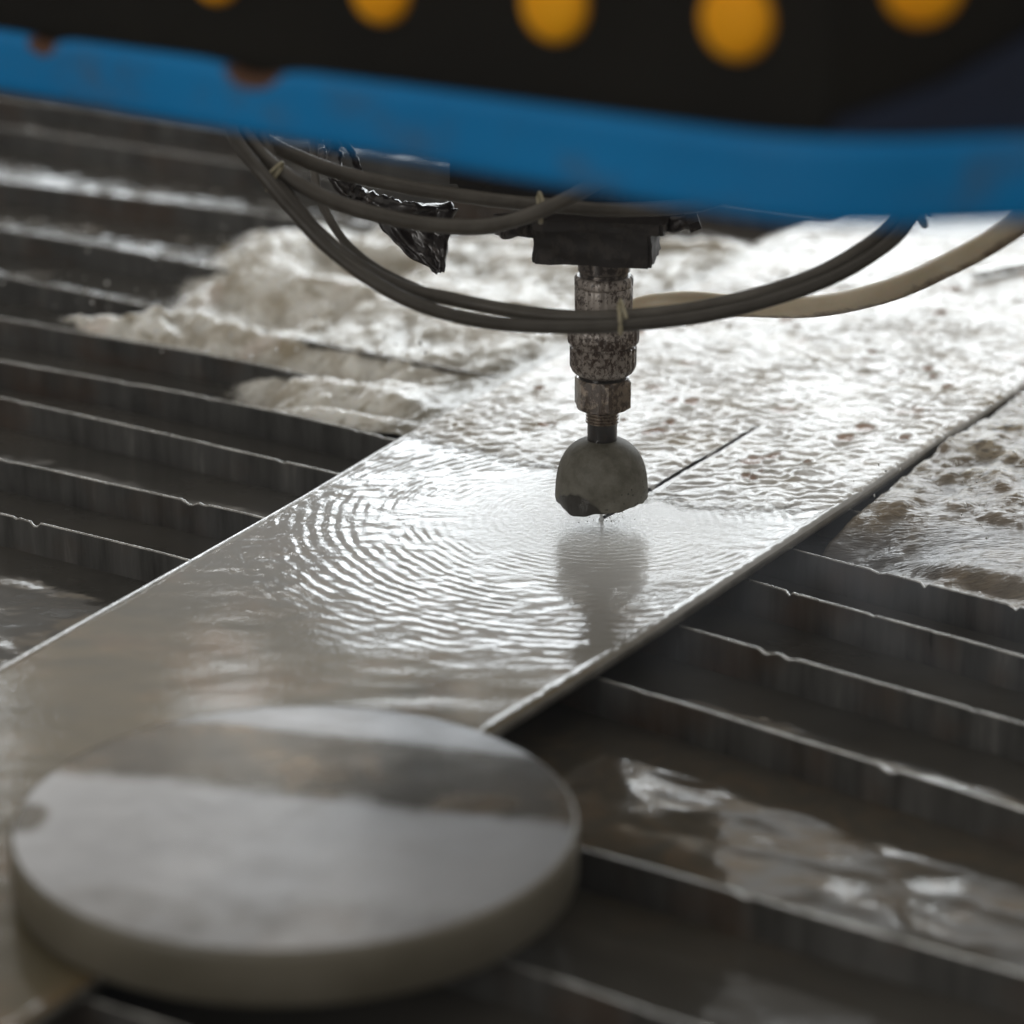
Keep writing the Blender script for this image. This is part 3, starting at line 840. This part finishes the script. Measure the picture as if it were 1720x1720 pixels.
# bolt stub to the right
bm = bmesh.new()
pts = catmull([(0.028, 0.0, zb+0.0175), (0.036, -0.003, zb+0.0195), (0.046, -0.006, zb+0.0225)], 6)
tube_bm(bm, pts, [0.0048+0.0006*math.sin(i*1.3) for i in range(len(pts))], 18, 0.06, 3)
from_bm('clamp_bolt', bm, MAT_RAG, head)
bm = bmesh.new()
bmesh.ops.create_cone(bm, cap_ends=True, segments=6, radius1=0.0062, radius2=0.0056, depth=0.006)
bm.transform(Matrix.Translation((0.0455, -0.006, zb+0.0222)) @ Matrix.Rotation(math.radians(72), 4, 'Y'))
from_bm('bolt_head', bm, MAT_RAG, head, sharp=30)
rough_box('head_housing', (0.150, 0.10, 0.20), (0.000, 0.070, zb+0.126), math.radians(-8), MAT_BLOCK, head, 0.0020, 14, 9)
rough_box('side_bracket', (0.100, 0.06, 0.16), (-0.072, 0.10, zb+0.126), math.radians(-25), MAT_BLOCK, head, 0.0020, 12, 10)

# jet
bm = lathe_bm([(0.0016, 0.0004), (0.0008, 0.0025), (0.0007, 0.008), (0.0008, 0.013)], 0, 0, 16)
jet = from_bm('water_jet', bm, MAT_JET, None, (0, 0, 0))
tag(jet, 'thin white jet of water between the rubber dome and the sheet', 'water jet')

# ================================================================== RAGS of torn tape hanging left of the head
FW = Vector((0, math.cos(math.radians(PITCH)), -math.sin(math.radians(PITCH))))
UPV = Vector((0, math.sin(math.radians(PITCH)), math.cos(math.radians(PITCH))))
def P3(x, y, d):
    return CAM + FW*d + Vector((1, 0, 0))*((x-860)/5000*d) - UPV*((y-860)/5000*d)
def crumple(name, outline_rows, mat, parent, thick=0.0012, amp=0.003, seed=0):
    """outline_rows: rows of (left point, right point) from top to bottom"""
    n_u, n_v = 26, 26
    rows = []
    for j in range(n_v+1):
        t = j/n_v*(len(outline_rows)-1); k = min(int(t), len(outline_rows)-2); f_ = t-k
        a = Vector(outline_rows[k][0]).lerp(Vector(outline_rows[k+1][0]), f_); b = Vector(outline_rows[k][1]).lerp(Vector(outline_rows[k+1][1]), f_)
        rows.append([a.lerp(b, i/n_u) for i in range(n_u+1)])
    G = np.array([[list(p) for p in r_] for r_ in rows])
    jj, ii = np.meshgrid(np.arange(n_v+1)/n_v, np.arange(n_u+1)/n_u, indexing='ij')
    G[..., 1] += amp*1.6*fbm(ii*5, jj*2.2, 3, seed, 0.6)
    G[..., 0] += amp*0.5*fbm(ii*6+9, jj*6, 3, seed+1)
    G[..., 2] += amp*0.5*fbm(ii*6, jj*6+5, 3, seed+2)
    me = grid_mesh(name, G)
    o = link(name, me, mat, parent)
    md = o.modifiers.new('thickness', 'SOLIDIFY'); md.thickness = thick; md.offset = 0
    return o
rag = thing('tape_rag', P3(640, 300, 1.62), 'torn dark wet tape hanging from the machine left of the clamp block', 'rag')
crumple('torn_flap', [(P3(628, 352, 1.62), P3(768, 350, 1.62)), (P3(640, 385, 1.62), P3(757, 385, 1.62)), (P3(668, 412, 1.62), P3(752, 405, 1.62)), (P3(690, 432, 1.62), P3(750, 425, 1.62)), (P3(716, 447, 1.62), P3(748, 440, 1.62)), (P3(733, 458, 1.62), P3(744, 456, 1.62))], MAT_RAG, rag, seed=31)
def rope(name, pts, rad, mat, parent, seed, wob=0.22):
    bm = bmesh.new(); q = catmull(pts, 8); rnd = random.Random(seed)
    tube_bm(bm, q, [rad*(0.75+0.5*rnd.random()) for _ in q], 12, wob, seed)
    return from_bm(name, bm, mat, parent)
rope('twisted_strand', [P3(556, 225, 1.62), P3(562, 262, 1.62), P3(572, 300, 1.61), P3(605, 325, 1.62), P3(650, 345, 1.62), P3(700, 352, 1.62), P3(760, 352, 1.63)], 0.0040, MAT_RAG, rag, 5)
rope('twisted_strand', [P3(570, 225, 1.63), P3(590, 255, 1.63), P3(605, 290, 1.63)], 0.0018, MAT_RAG, rag, 6)
rope('twisted_strand', [P3(540, 250, 1.63), P3(560, 300, 1.62), P3(590, 335, 1.62), P3(640, 348, 1.62)], 0.0022, MAT_RAG, rag, 8)

# ================================================================== HOSES
def hose(label, pts, rad, mat, seed, wob=0.03, group='flexible hoses looped round the cutting head', grime=False):
    q = catmull([P3(*p) for p in pts], 10)
    bm = bmesh.new()
    tube_bm(bm, q, rad, 18, wob, seed)
    me = bpy.data.meshes.new('hose'); bmesh.ops.recalc_face_normals(bm, faces=bm.faces); bm.to_mesh(me); bm.free()
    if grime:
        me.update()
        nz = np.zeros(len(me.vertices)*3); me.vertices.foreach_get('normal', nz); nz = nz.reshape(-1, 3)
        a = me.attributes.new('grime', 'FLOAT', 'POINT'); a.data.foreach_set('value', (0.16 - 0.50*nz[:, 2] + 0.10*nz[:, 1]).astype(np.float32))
    o = link('hose', me, mat, None, tuple(q[len(q)//2]))
    tag(o, label, 'hose', group)
    return o
hose('thick grey hose making the lowest loop, rising at the right behind the beam',
     [(352, 150, 1.50), (382, 205, 1.48), (400, 240, 1.47), (440, 292, 1.46), (500, 362, 1.46), (556, 420, 1.46), (636, 478, 1.46), (720, 518, 1.46), (820, 541, 1.46), (930, 549, 1.46), (1040, 546, 1.46), (1160, 534, 1.46), (1280, 508, 1.46), (1390, 470, 1.46), (1478, 420, 1.46), (1526, 372, 1.46), (1550, 320, 1.46), (1560, 260, 1.46)], 0.0035, MAT_HOSE_DK, 1)
hose('grey hose lying along the top of the lowest loop with a slit of light between',
     [(420, 150, 1.50), (448, 250, 1.48), (470, 310, 1.47), (530, 385, 1.47), (600, 445, 1.47), (680, 484, 1.475), (760, 503, 1.48), (850, 520, 1.475), (940, 531, 1.47), (1040, 532, 1.465), (1160, 519, 1.465), (1280, 492, 1.465), (1380, 456, 1.465), (1462, 408, 1.465), (1510, 365, 1.465), (1535, 310, 1.465), (1545, 260, 1.46)], 0.0035, MAT_HOSE, 2)
hose('grey hose sagging across the dark bracket to the upper cable tie',
     [(360, 160, 1.50), (412, 228, 1.48), (465, 284, 1.47), (550, 333, 1.47), (640, 362, 1.47), (730, 378, 1.47), (810, 380, 1.47), (880, 365, 1.47), (950, 335, 1.47), (1020, 300, 1.47), (1080, 268, 1.47)], 0.0038, MAT_HOSE, 3)
hose('uppermost grey hose running nearly level under the blue beam',
     [(380, 175, 1.52), (440, 232, 1.50), (510, 268, 1.50), (580, 292, 1.50), (660, 310, 1.50), (740, 324, 1.50), (830, 336, 1.50), (920, 345, 1.50), (1020, 352, 1.50), (1120, 350, 1.50), (1200, 338, 1.50), (1290, 300, 1.50)], 0.0037, MAT_HOSE, 4)
hose('thin grey tube dropping straight down beside the dark tape rag',
     [(527, 170, 1.55), (527, 230, 1.54), (528, 290, 1.53), (537, 330, 1.52), (556, 372, 1.51), (588, 415, 1.50), (640, 455, 1.49), (720, 492, 1.485)], 0.0022, MAT_HOSE, 6)
hose('thin grey tube dropping just left of the other thin one',
     [(452, 160, 1.55), (453, 220, 1.54), (458, 270, 1.53), (462, 300, 1.52), (490, 345, 1.50), (540, 392, 1.49), (600, 440, 1.48)], 0.0022, MAT_HOSE, 7)
hose('beige hose stained brown underneath, curving up to the right',
     [(1015, 560, 1.66), (1050, 528, 1.66), (1095, 511, 1.66), (1160, 507, 1.65), (1240, 513, 1.63), (1320, 516, 1.61), (1400, 510, 1.58), (1480, 492, 1.55), (1560, 460, 1.52), (1640, 420, 1.48), (1720, 368, 1.44), (1800, 300, 1.40), (1850, 240, 1.38)], 0.0060, MAT_HOSE_BEIGE, 5, grime=True)

def tie(label, x, y, d, half, ang, tail):
    t = thing('cable_tie', P3(x, y, d), label, 'cable tie', 'pale cable ties binding the hoses')
    c0 = P3(x, y, d)
    ca, sa = math.cos(ang), math.sin(ang)
    ax = (Vector((1, 0, 0))*ca + UPV*sa); ay = (UPV*ca - Vector((1, 0, 0))*sa)
    pts = []
    for k in range(25):
        a = 2*math.pi*k/24
        pts.append(c0 + ay*math.cos(a)*half + FW*math.sin(a)*0.0062)
    bm = bmesh.new(); tube_bm(bm, pts, 0.0012, 8, 0.05, int(x))
    from_bm('strap', bm, MAT_TIE, t)
    bm = bmesh.new()
    q = catmull([c0 + ay*half*0.9 - FW*0.004, c0 + ay*(half*0.9+0.002) - FW*0.006 + ax*0.001*tail, c0 + ay*(half*0.9 - 0.007) - FW*0.0085 + ax*0.003*tail], 5)
    tube_bm(bm, q, 0.0009, 8, 0.05, 3)
    from_bm('tail', bm, MAT_TIE, t)
tie('pale cable tie round the lowest hoses in front of the cutting head', 1041, 536, 1.46, 0.0072, 0.05, 1)
tie('pale cable tie on the upper hoses above the clamp block', 906, 352, 1.478, 0.0062, 0.1, 1)
tie('cable tie with a loose tail near the upper left bend of the hoses', 462, 300, 1.47, 0.0066, -0.6, -1)
tie('cable tie at the top right end of the grey hoses', 1546, 366, 1.455, 0.0050, 0.5, 1)

# ================================================================== BLUE BEAM AND COVER
ZB, ZT = 0.3141, 0.3400
CB = Vector((0.04686, -0.59910, 0)); 
dl = (Vector((-0.2426, -0.3851, 0)) - CB).normalized()
dr = (Vector((0.1138, -0.5877, 0)) - CB).normalized()
beam = thing('machine_beam', (CB.x, CB.y, ZB), 'blue painted machine beam with a dark cover crossing the top of the view', 'machine beam')
# folded strip: left wing, rounded corner, right wing
path = [CB + dl*0.95, CB + dl*0.45, CB + dl*0.30, CB + dl*0.2, CB + dl*0.1, CB + dl*0.035]
for k in range(1, 8):
    t = k/8; path.append((CB+dl*0.035)*(1-t)**2 + CB*2*t*(1-t) + (CB+dr*0.035)*t*t)
path += [CB + dr*0.035, CB + dr*0.1, CB + dr*0.3, CB + dr*0.6]
dense = []
for a, b in zip(path[:-1], path[1:]):
    n_ = max(1, int((b-a).length/0.004))
    dense += [a.lerp(b, k/n_) for k in range(n_)]
dense.append(path[-1])
n_ = len(dense)
rows = []; chips = []
for i, p in enumerate(dense):
    t = (dense[min(i+1, n_-1)] - dense[max(i-1, 0)]).normalized()
    nrm = Vector((-t.y, t.x, 0))
    if nrm.y < 0: nrm = -nrm       # away from camera
    s = (p - CB).dot(dl)
    c1 = math.exp(-((s-0.232)/0.014)**2); c2 = math.exp(-((s-0.335)/0.008)**2)
    top = ZT - 0.0045*min(max(s, 0)/0.36, 1.5) - 0.0035*c1 - 0.0022*c2
    zs = np.linspace(ZB+0.0012, top-0.0012, 9)
    row = [p + nrm*0.003 + Vector((0, 0, ZB)), p + nrm*0.0008 + Vector((0, 0, ZB+0.0002))] + [p + Vector((0, 0, z)) for z in zs] + [p + nrm*0.0008 + Vector((0, 0, top-0.0002)), p + nrm*0.003 + Vector((0, 0, top)), p + nrm*0.005 + Vector((0, 0, top-0.0006))]
    rows.append([list(q) for q in row])
    ch = [0.0]*len(row)
    for j in range(len(row)):
        zz_ = row[j].z
        ch[j] = max(c1, c2)*smooth(0.007, 0.001, top-zz_)
    chips.append([float(x) for x in ch])
me = grid_mesh('blue_flange', np.array(rows), {'chip': np.array(chips)})
o = link('blue_flange', me, MAT_BLUE, beam)
md = o.modifiers.new('thickness', 'SOLIDIFY'); md.thickness = 0.002; md.offset = 0
# dark cover panel, straight, set back behind the flange
back = Vector((-dl.y, dl.x, 0))
if back.y < 0: back = -back
c0 = CB + back*0.016
def panel_box(name, s0, s1, z0, z1, th, mat, parent, org=c0, d_=dl, bk=back):
    a = org + d_*s0; b = org + d_*s1; mid = (a+b)/2 + bk*th/2
    bm = box_bm((b-a).length, th, z1-z0, (mid.x, mid.y, (z0+z1)/2), math.atan2((b-a).y, (b-a).x), 0.001)
    return from_bm(name, bm, mat, parent, sharp=35)
cr = CB + (back + 0*back)*0.0
backr = Vector((-dr.y, dr.x, 0))
if backr.y < 0: backr = -backr
c1r = CB + backr*0.016
# where the two set-back planes meet
def isect(p, d, q, e):
    den = d.x*e.y - d.y*e.x
    t = ((q.x-p.x)*e.y - (q.y-p.y)*e.x)/den
    return p + d*t
cj = isect(c0, dl, c1r, dr)
panel_box('cover_panel', 0.0, 0.95, ZB+0.006, ZB+0.42, 0.012, MAT_PANEL, beam, org=cj)
panel_box('cover_panel', 0.0, 0.60, ZB+0.006, ZB+0.42, 0.012, MAT_PANEL, beam, org=cj, d_=dr, bk=backr)
# orange caps
def on_panel(x, y, back, c0):
    d = (FW*5000 + Vector((1, 0, 0))*(x-860) - UPV*(y-860))
    n_v = back; t = (c0 - Vector((CAM.x, CAM.y, 0))).dot(n_v)/(d.x*n_v.x + d.y*n_v.y)
    return CAM + d*t
for k, (x, y, rp) in enumerate([(90, -62, 0.0105), (365, -44, 0.0110), (642, -20, 0.0125), (934, 6, 0.0130), (1240, 32, 0.0131), (1550, -26, 0.0128)]):
    right = k == 5
    bk_, c_, rt_ = (backr, c1r, dr) if right else (back, c0, dl)
    p = on_panel(x, y, bk_, c_)
    bm = bmesh.new()
    prof = [(0.0, -0.006), (0.55, -0.0056), (0.82, -0.0045), (0.95, -0.0028), (1.0, -0.001), (1.0, 0.0)]
    seg = 40; rings = []
    for r_, yo in prof:
        if r_ == 0: rings.append([bm.verts.new(p + bk_*yo)]); continue
        rings.append([bm.verts.new(p + bk_*yo + (rt_*math.cos(2*math.pi*q/seg) + Vector((0, 0, 1))*math.sin(2*math.pi*q/seg))*r_*rp) for q in range(seg)])
    for q in range(seg): bm.faces.new((rings[0][0], rings[1][q], rings[1][(q+1) % seg]))
    for a, b in zip(rings[1:-1], rings[2:]):
        for q in range(seg): bm.faces.new((a[q], b[q], b[(q+1) % seg], a[(q+1) % seg]))
    from_bm('orange_cap', bm, MAT_ORANGE, beam)
# blue face above the right wing, its shade painted in as navy
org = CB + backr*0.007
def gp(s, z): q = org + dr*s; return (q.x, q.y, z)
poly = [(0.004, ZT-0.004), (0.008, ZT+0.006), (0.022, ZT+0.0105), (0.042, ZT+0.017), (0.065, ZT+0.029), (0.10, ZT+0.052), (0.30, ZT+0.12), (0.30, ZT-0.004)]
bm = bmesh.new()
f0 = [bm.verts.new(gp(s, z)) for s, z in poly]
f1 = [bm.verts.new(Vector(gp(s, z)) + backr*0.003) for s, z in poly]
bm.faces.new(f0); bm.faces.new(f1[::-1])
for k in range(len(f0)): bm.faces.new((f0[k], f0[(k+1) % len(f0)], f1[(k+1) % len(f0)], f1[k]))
from_bm('shaded_blue_face', bm, MAT_BLUE_SHADE, beam, smooth_shade=False)

# ================================================================== spray mist hanging in the air
bm = box_bm(9.0, 10.5, 2.0, (0.0, 2.2, -0.40))
HZ = bpy.data.materials.new('haze'); HZ.use_nodes = True
HZ.node_tree.nodes.remove(HZ.node_tree.nodes['Principled BSDF'])
pv = HZ.node_tree.nodes.new('ShaderNodeVolumePrincipled')
pv.inputs['Color'].default_value = (0.85, 0.90, 1.0, 1)
pv.inputs['Density'].default_value = 0.010
HZ.node_tree.links.new(pv.outputs[0], HZ.node_tree.nodes['Material Output'].inputs['Volume'])
hz = from_bm('haze', bm, HZ, None, (0, 2.2, -0.4), smooth_shade=False)
tag(hz, 'thin bluish spray mist in the air over the bath', kind='stuff')

MS = Mat('spray_mist')
MS.n.remove(MS.b)
pv = MS.n.new('ShaderNodeVolumePrincipled')
pv.inputs['Color'].default_value = (0.86, 0.91, 1.0, 1)
gr = MS.n.new('ShaderNodeTexGradient'); gr.gradient_type = 'SPHERICAL'
mp = MS.co((1/0.36, 1/0.24, 1/0.036))
MS.l.new(mp, gr.inputs[0])
dn = MS.math('MULTIPLY', gr.outputs['Fac'], MS.ramp(MS.noise(14, 2), [(0.38, 0.0), (0.65, 1.0)]))
MS.l.new(MS.math('MULTIPLY', dn, 4.2), pv.inputs['Density'])
MS.l.new(pv.outputs[0], MS.out.inputs['Volume'])
MS.m.cycles.volume_step_rate = 2.0
bm = bmesh.new(); bmesh.ops.create_icosphere(bm, subdivisions=3, radius=1)
bmesh.ops.scale(bm, vec=(0.36, 0.24, 0.036), verts=bm.verts); bmesh.ops.translate(bm, vec=(0.12, -0.03, -0.004), verts=bm.verts)
o = from_bm('mist', bm, MS.m, None, (0.12, -0.03, -0.004), smooth_shade=False)
tag(o, 'faint bluish spray drifting low over the slats beside the cut', kind='stuff')

# flung drops over the froth and round the jet
m = Mat('water_drop')
m.set(Base_Color=(0.72, 0.72, 0.70), Roughness=0.08, Specular_IOR_Level=0.6, Coat_Weight=1.0, Coat_Roughness=0.02)
def drops(name, spots, label, loc):
    bm = bmesh.new(); rnd = random.Random(len(spots))
    for (x, y, z, r_) in spots:
        bmesh.ops.create_icosphere(bm, subdivisions=1, radius=r_, matrix=Matrix.Translation((x, y, z)) @ Matrix.Rotation(rnd.random()*3, 4, 'X') @ Matrix.Diagonal((1, 1, 1+rnd.random(), 1)))
    o_ = from_bm(name, bm, m.m, None, loc)
    tag(o_, label, kind='stuff')
rn = random.Random(4)
sp = []
for _ in range(170):
    u_, v_ = rn.uniform(-0.52, -0.19), rn.uniform(0.12, 0.46)
    sp.append((*W(u_, v_)[:2], 0.004 + 0.030*rn.random()**2, 0.0004 + 0.0009*rn.random()**2))
for _ in range(60):
    u_, v_ = rn.uniform(0.11, 0.30), rn.uniform(0.04, 0.25)
    sp.append((*W(u_, v_)[:2], 0.004 + 0.022*rn.random()**2, 0.0003 + 0.0008*rn.random()**2))
drops('water_drops', sp, 'small drops of water thrown up over the froth', W(-0.3, 0.25, 0.01))
sp = []
for _ in range(46):
    a_, r_ = rn.uniform(0, 6.28), 0.003 + 0.02*rn.random()
    sp.append((r_*math.cos(a_), r_*math.sin(a_), 0.001 + 0.009*rn.random(), 0.00015 + 0.0003*rn.random()))
drops('water_drops', sp, 'fine drops splashing off the sheet round the jet', (0, 0, 0.002))
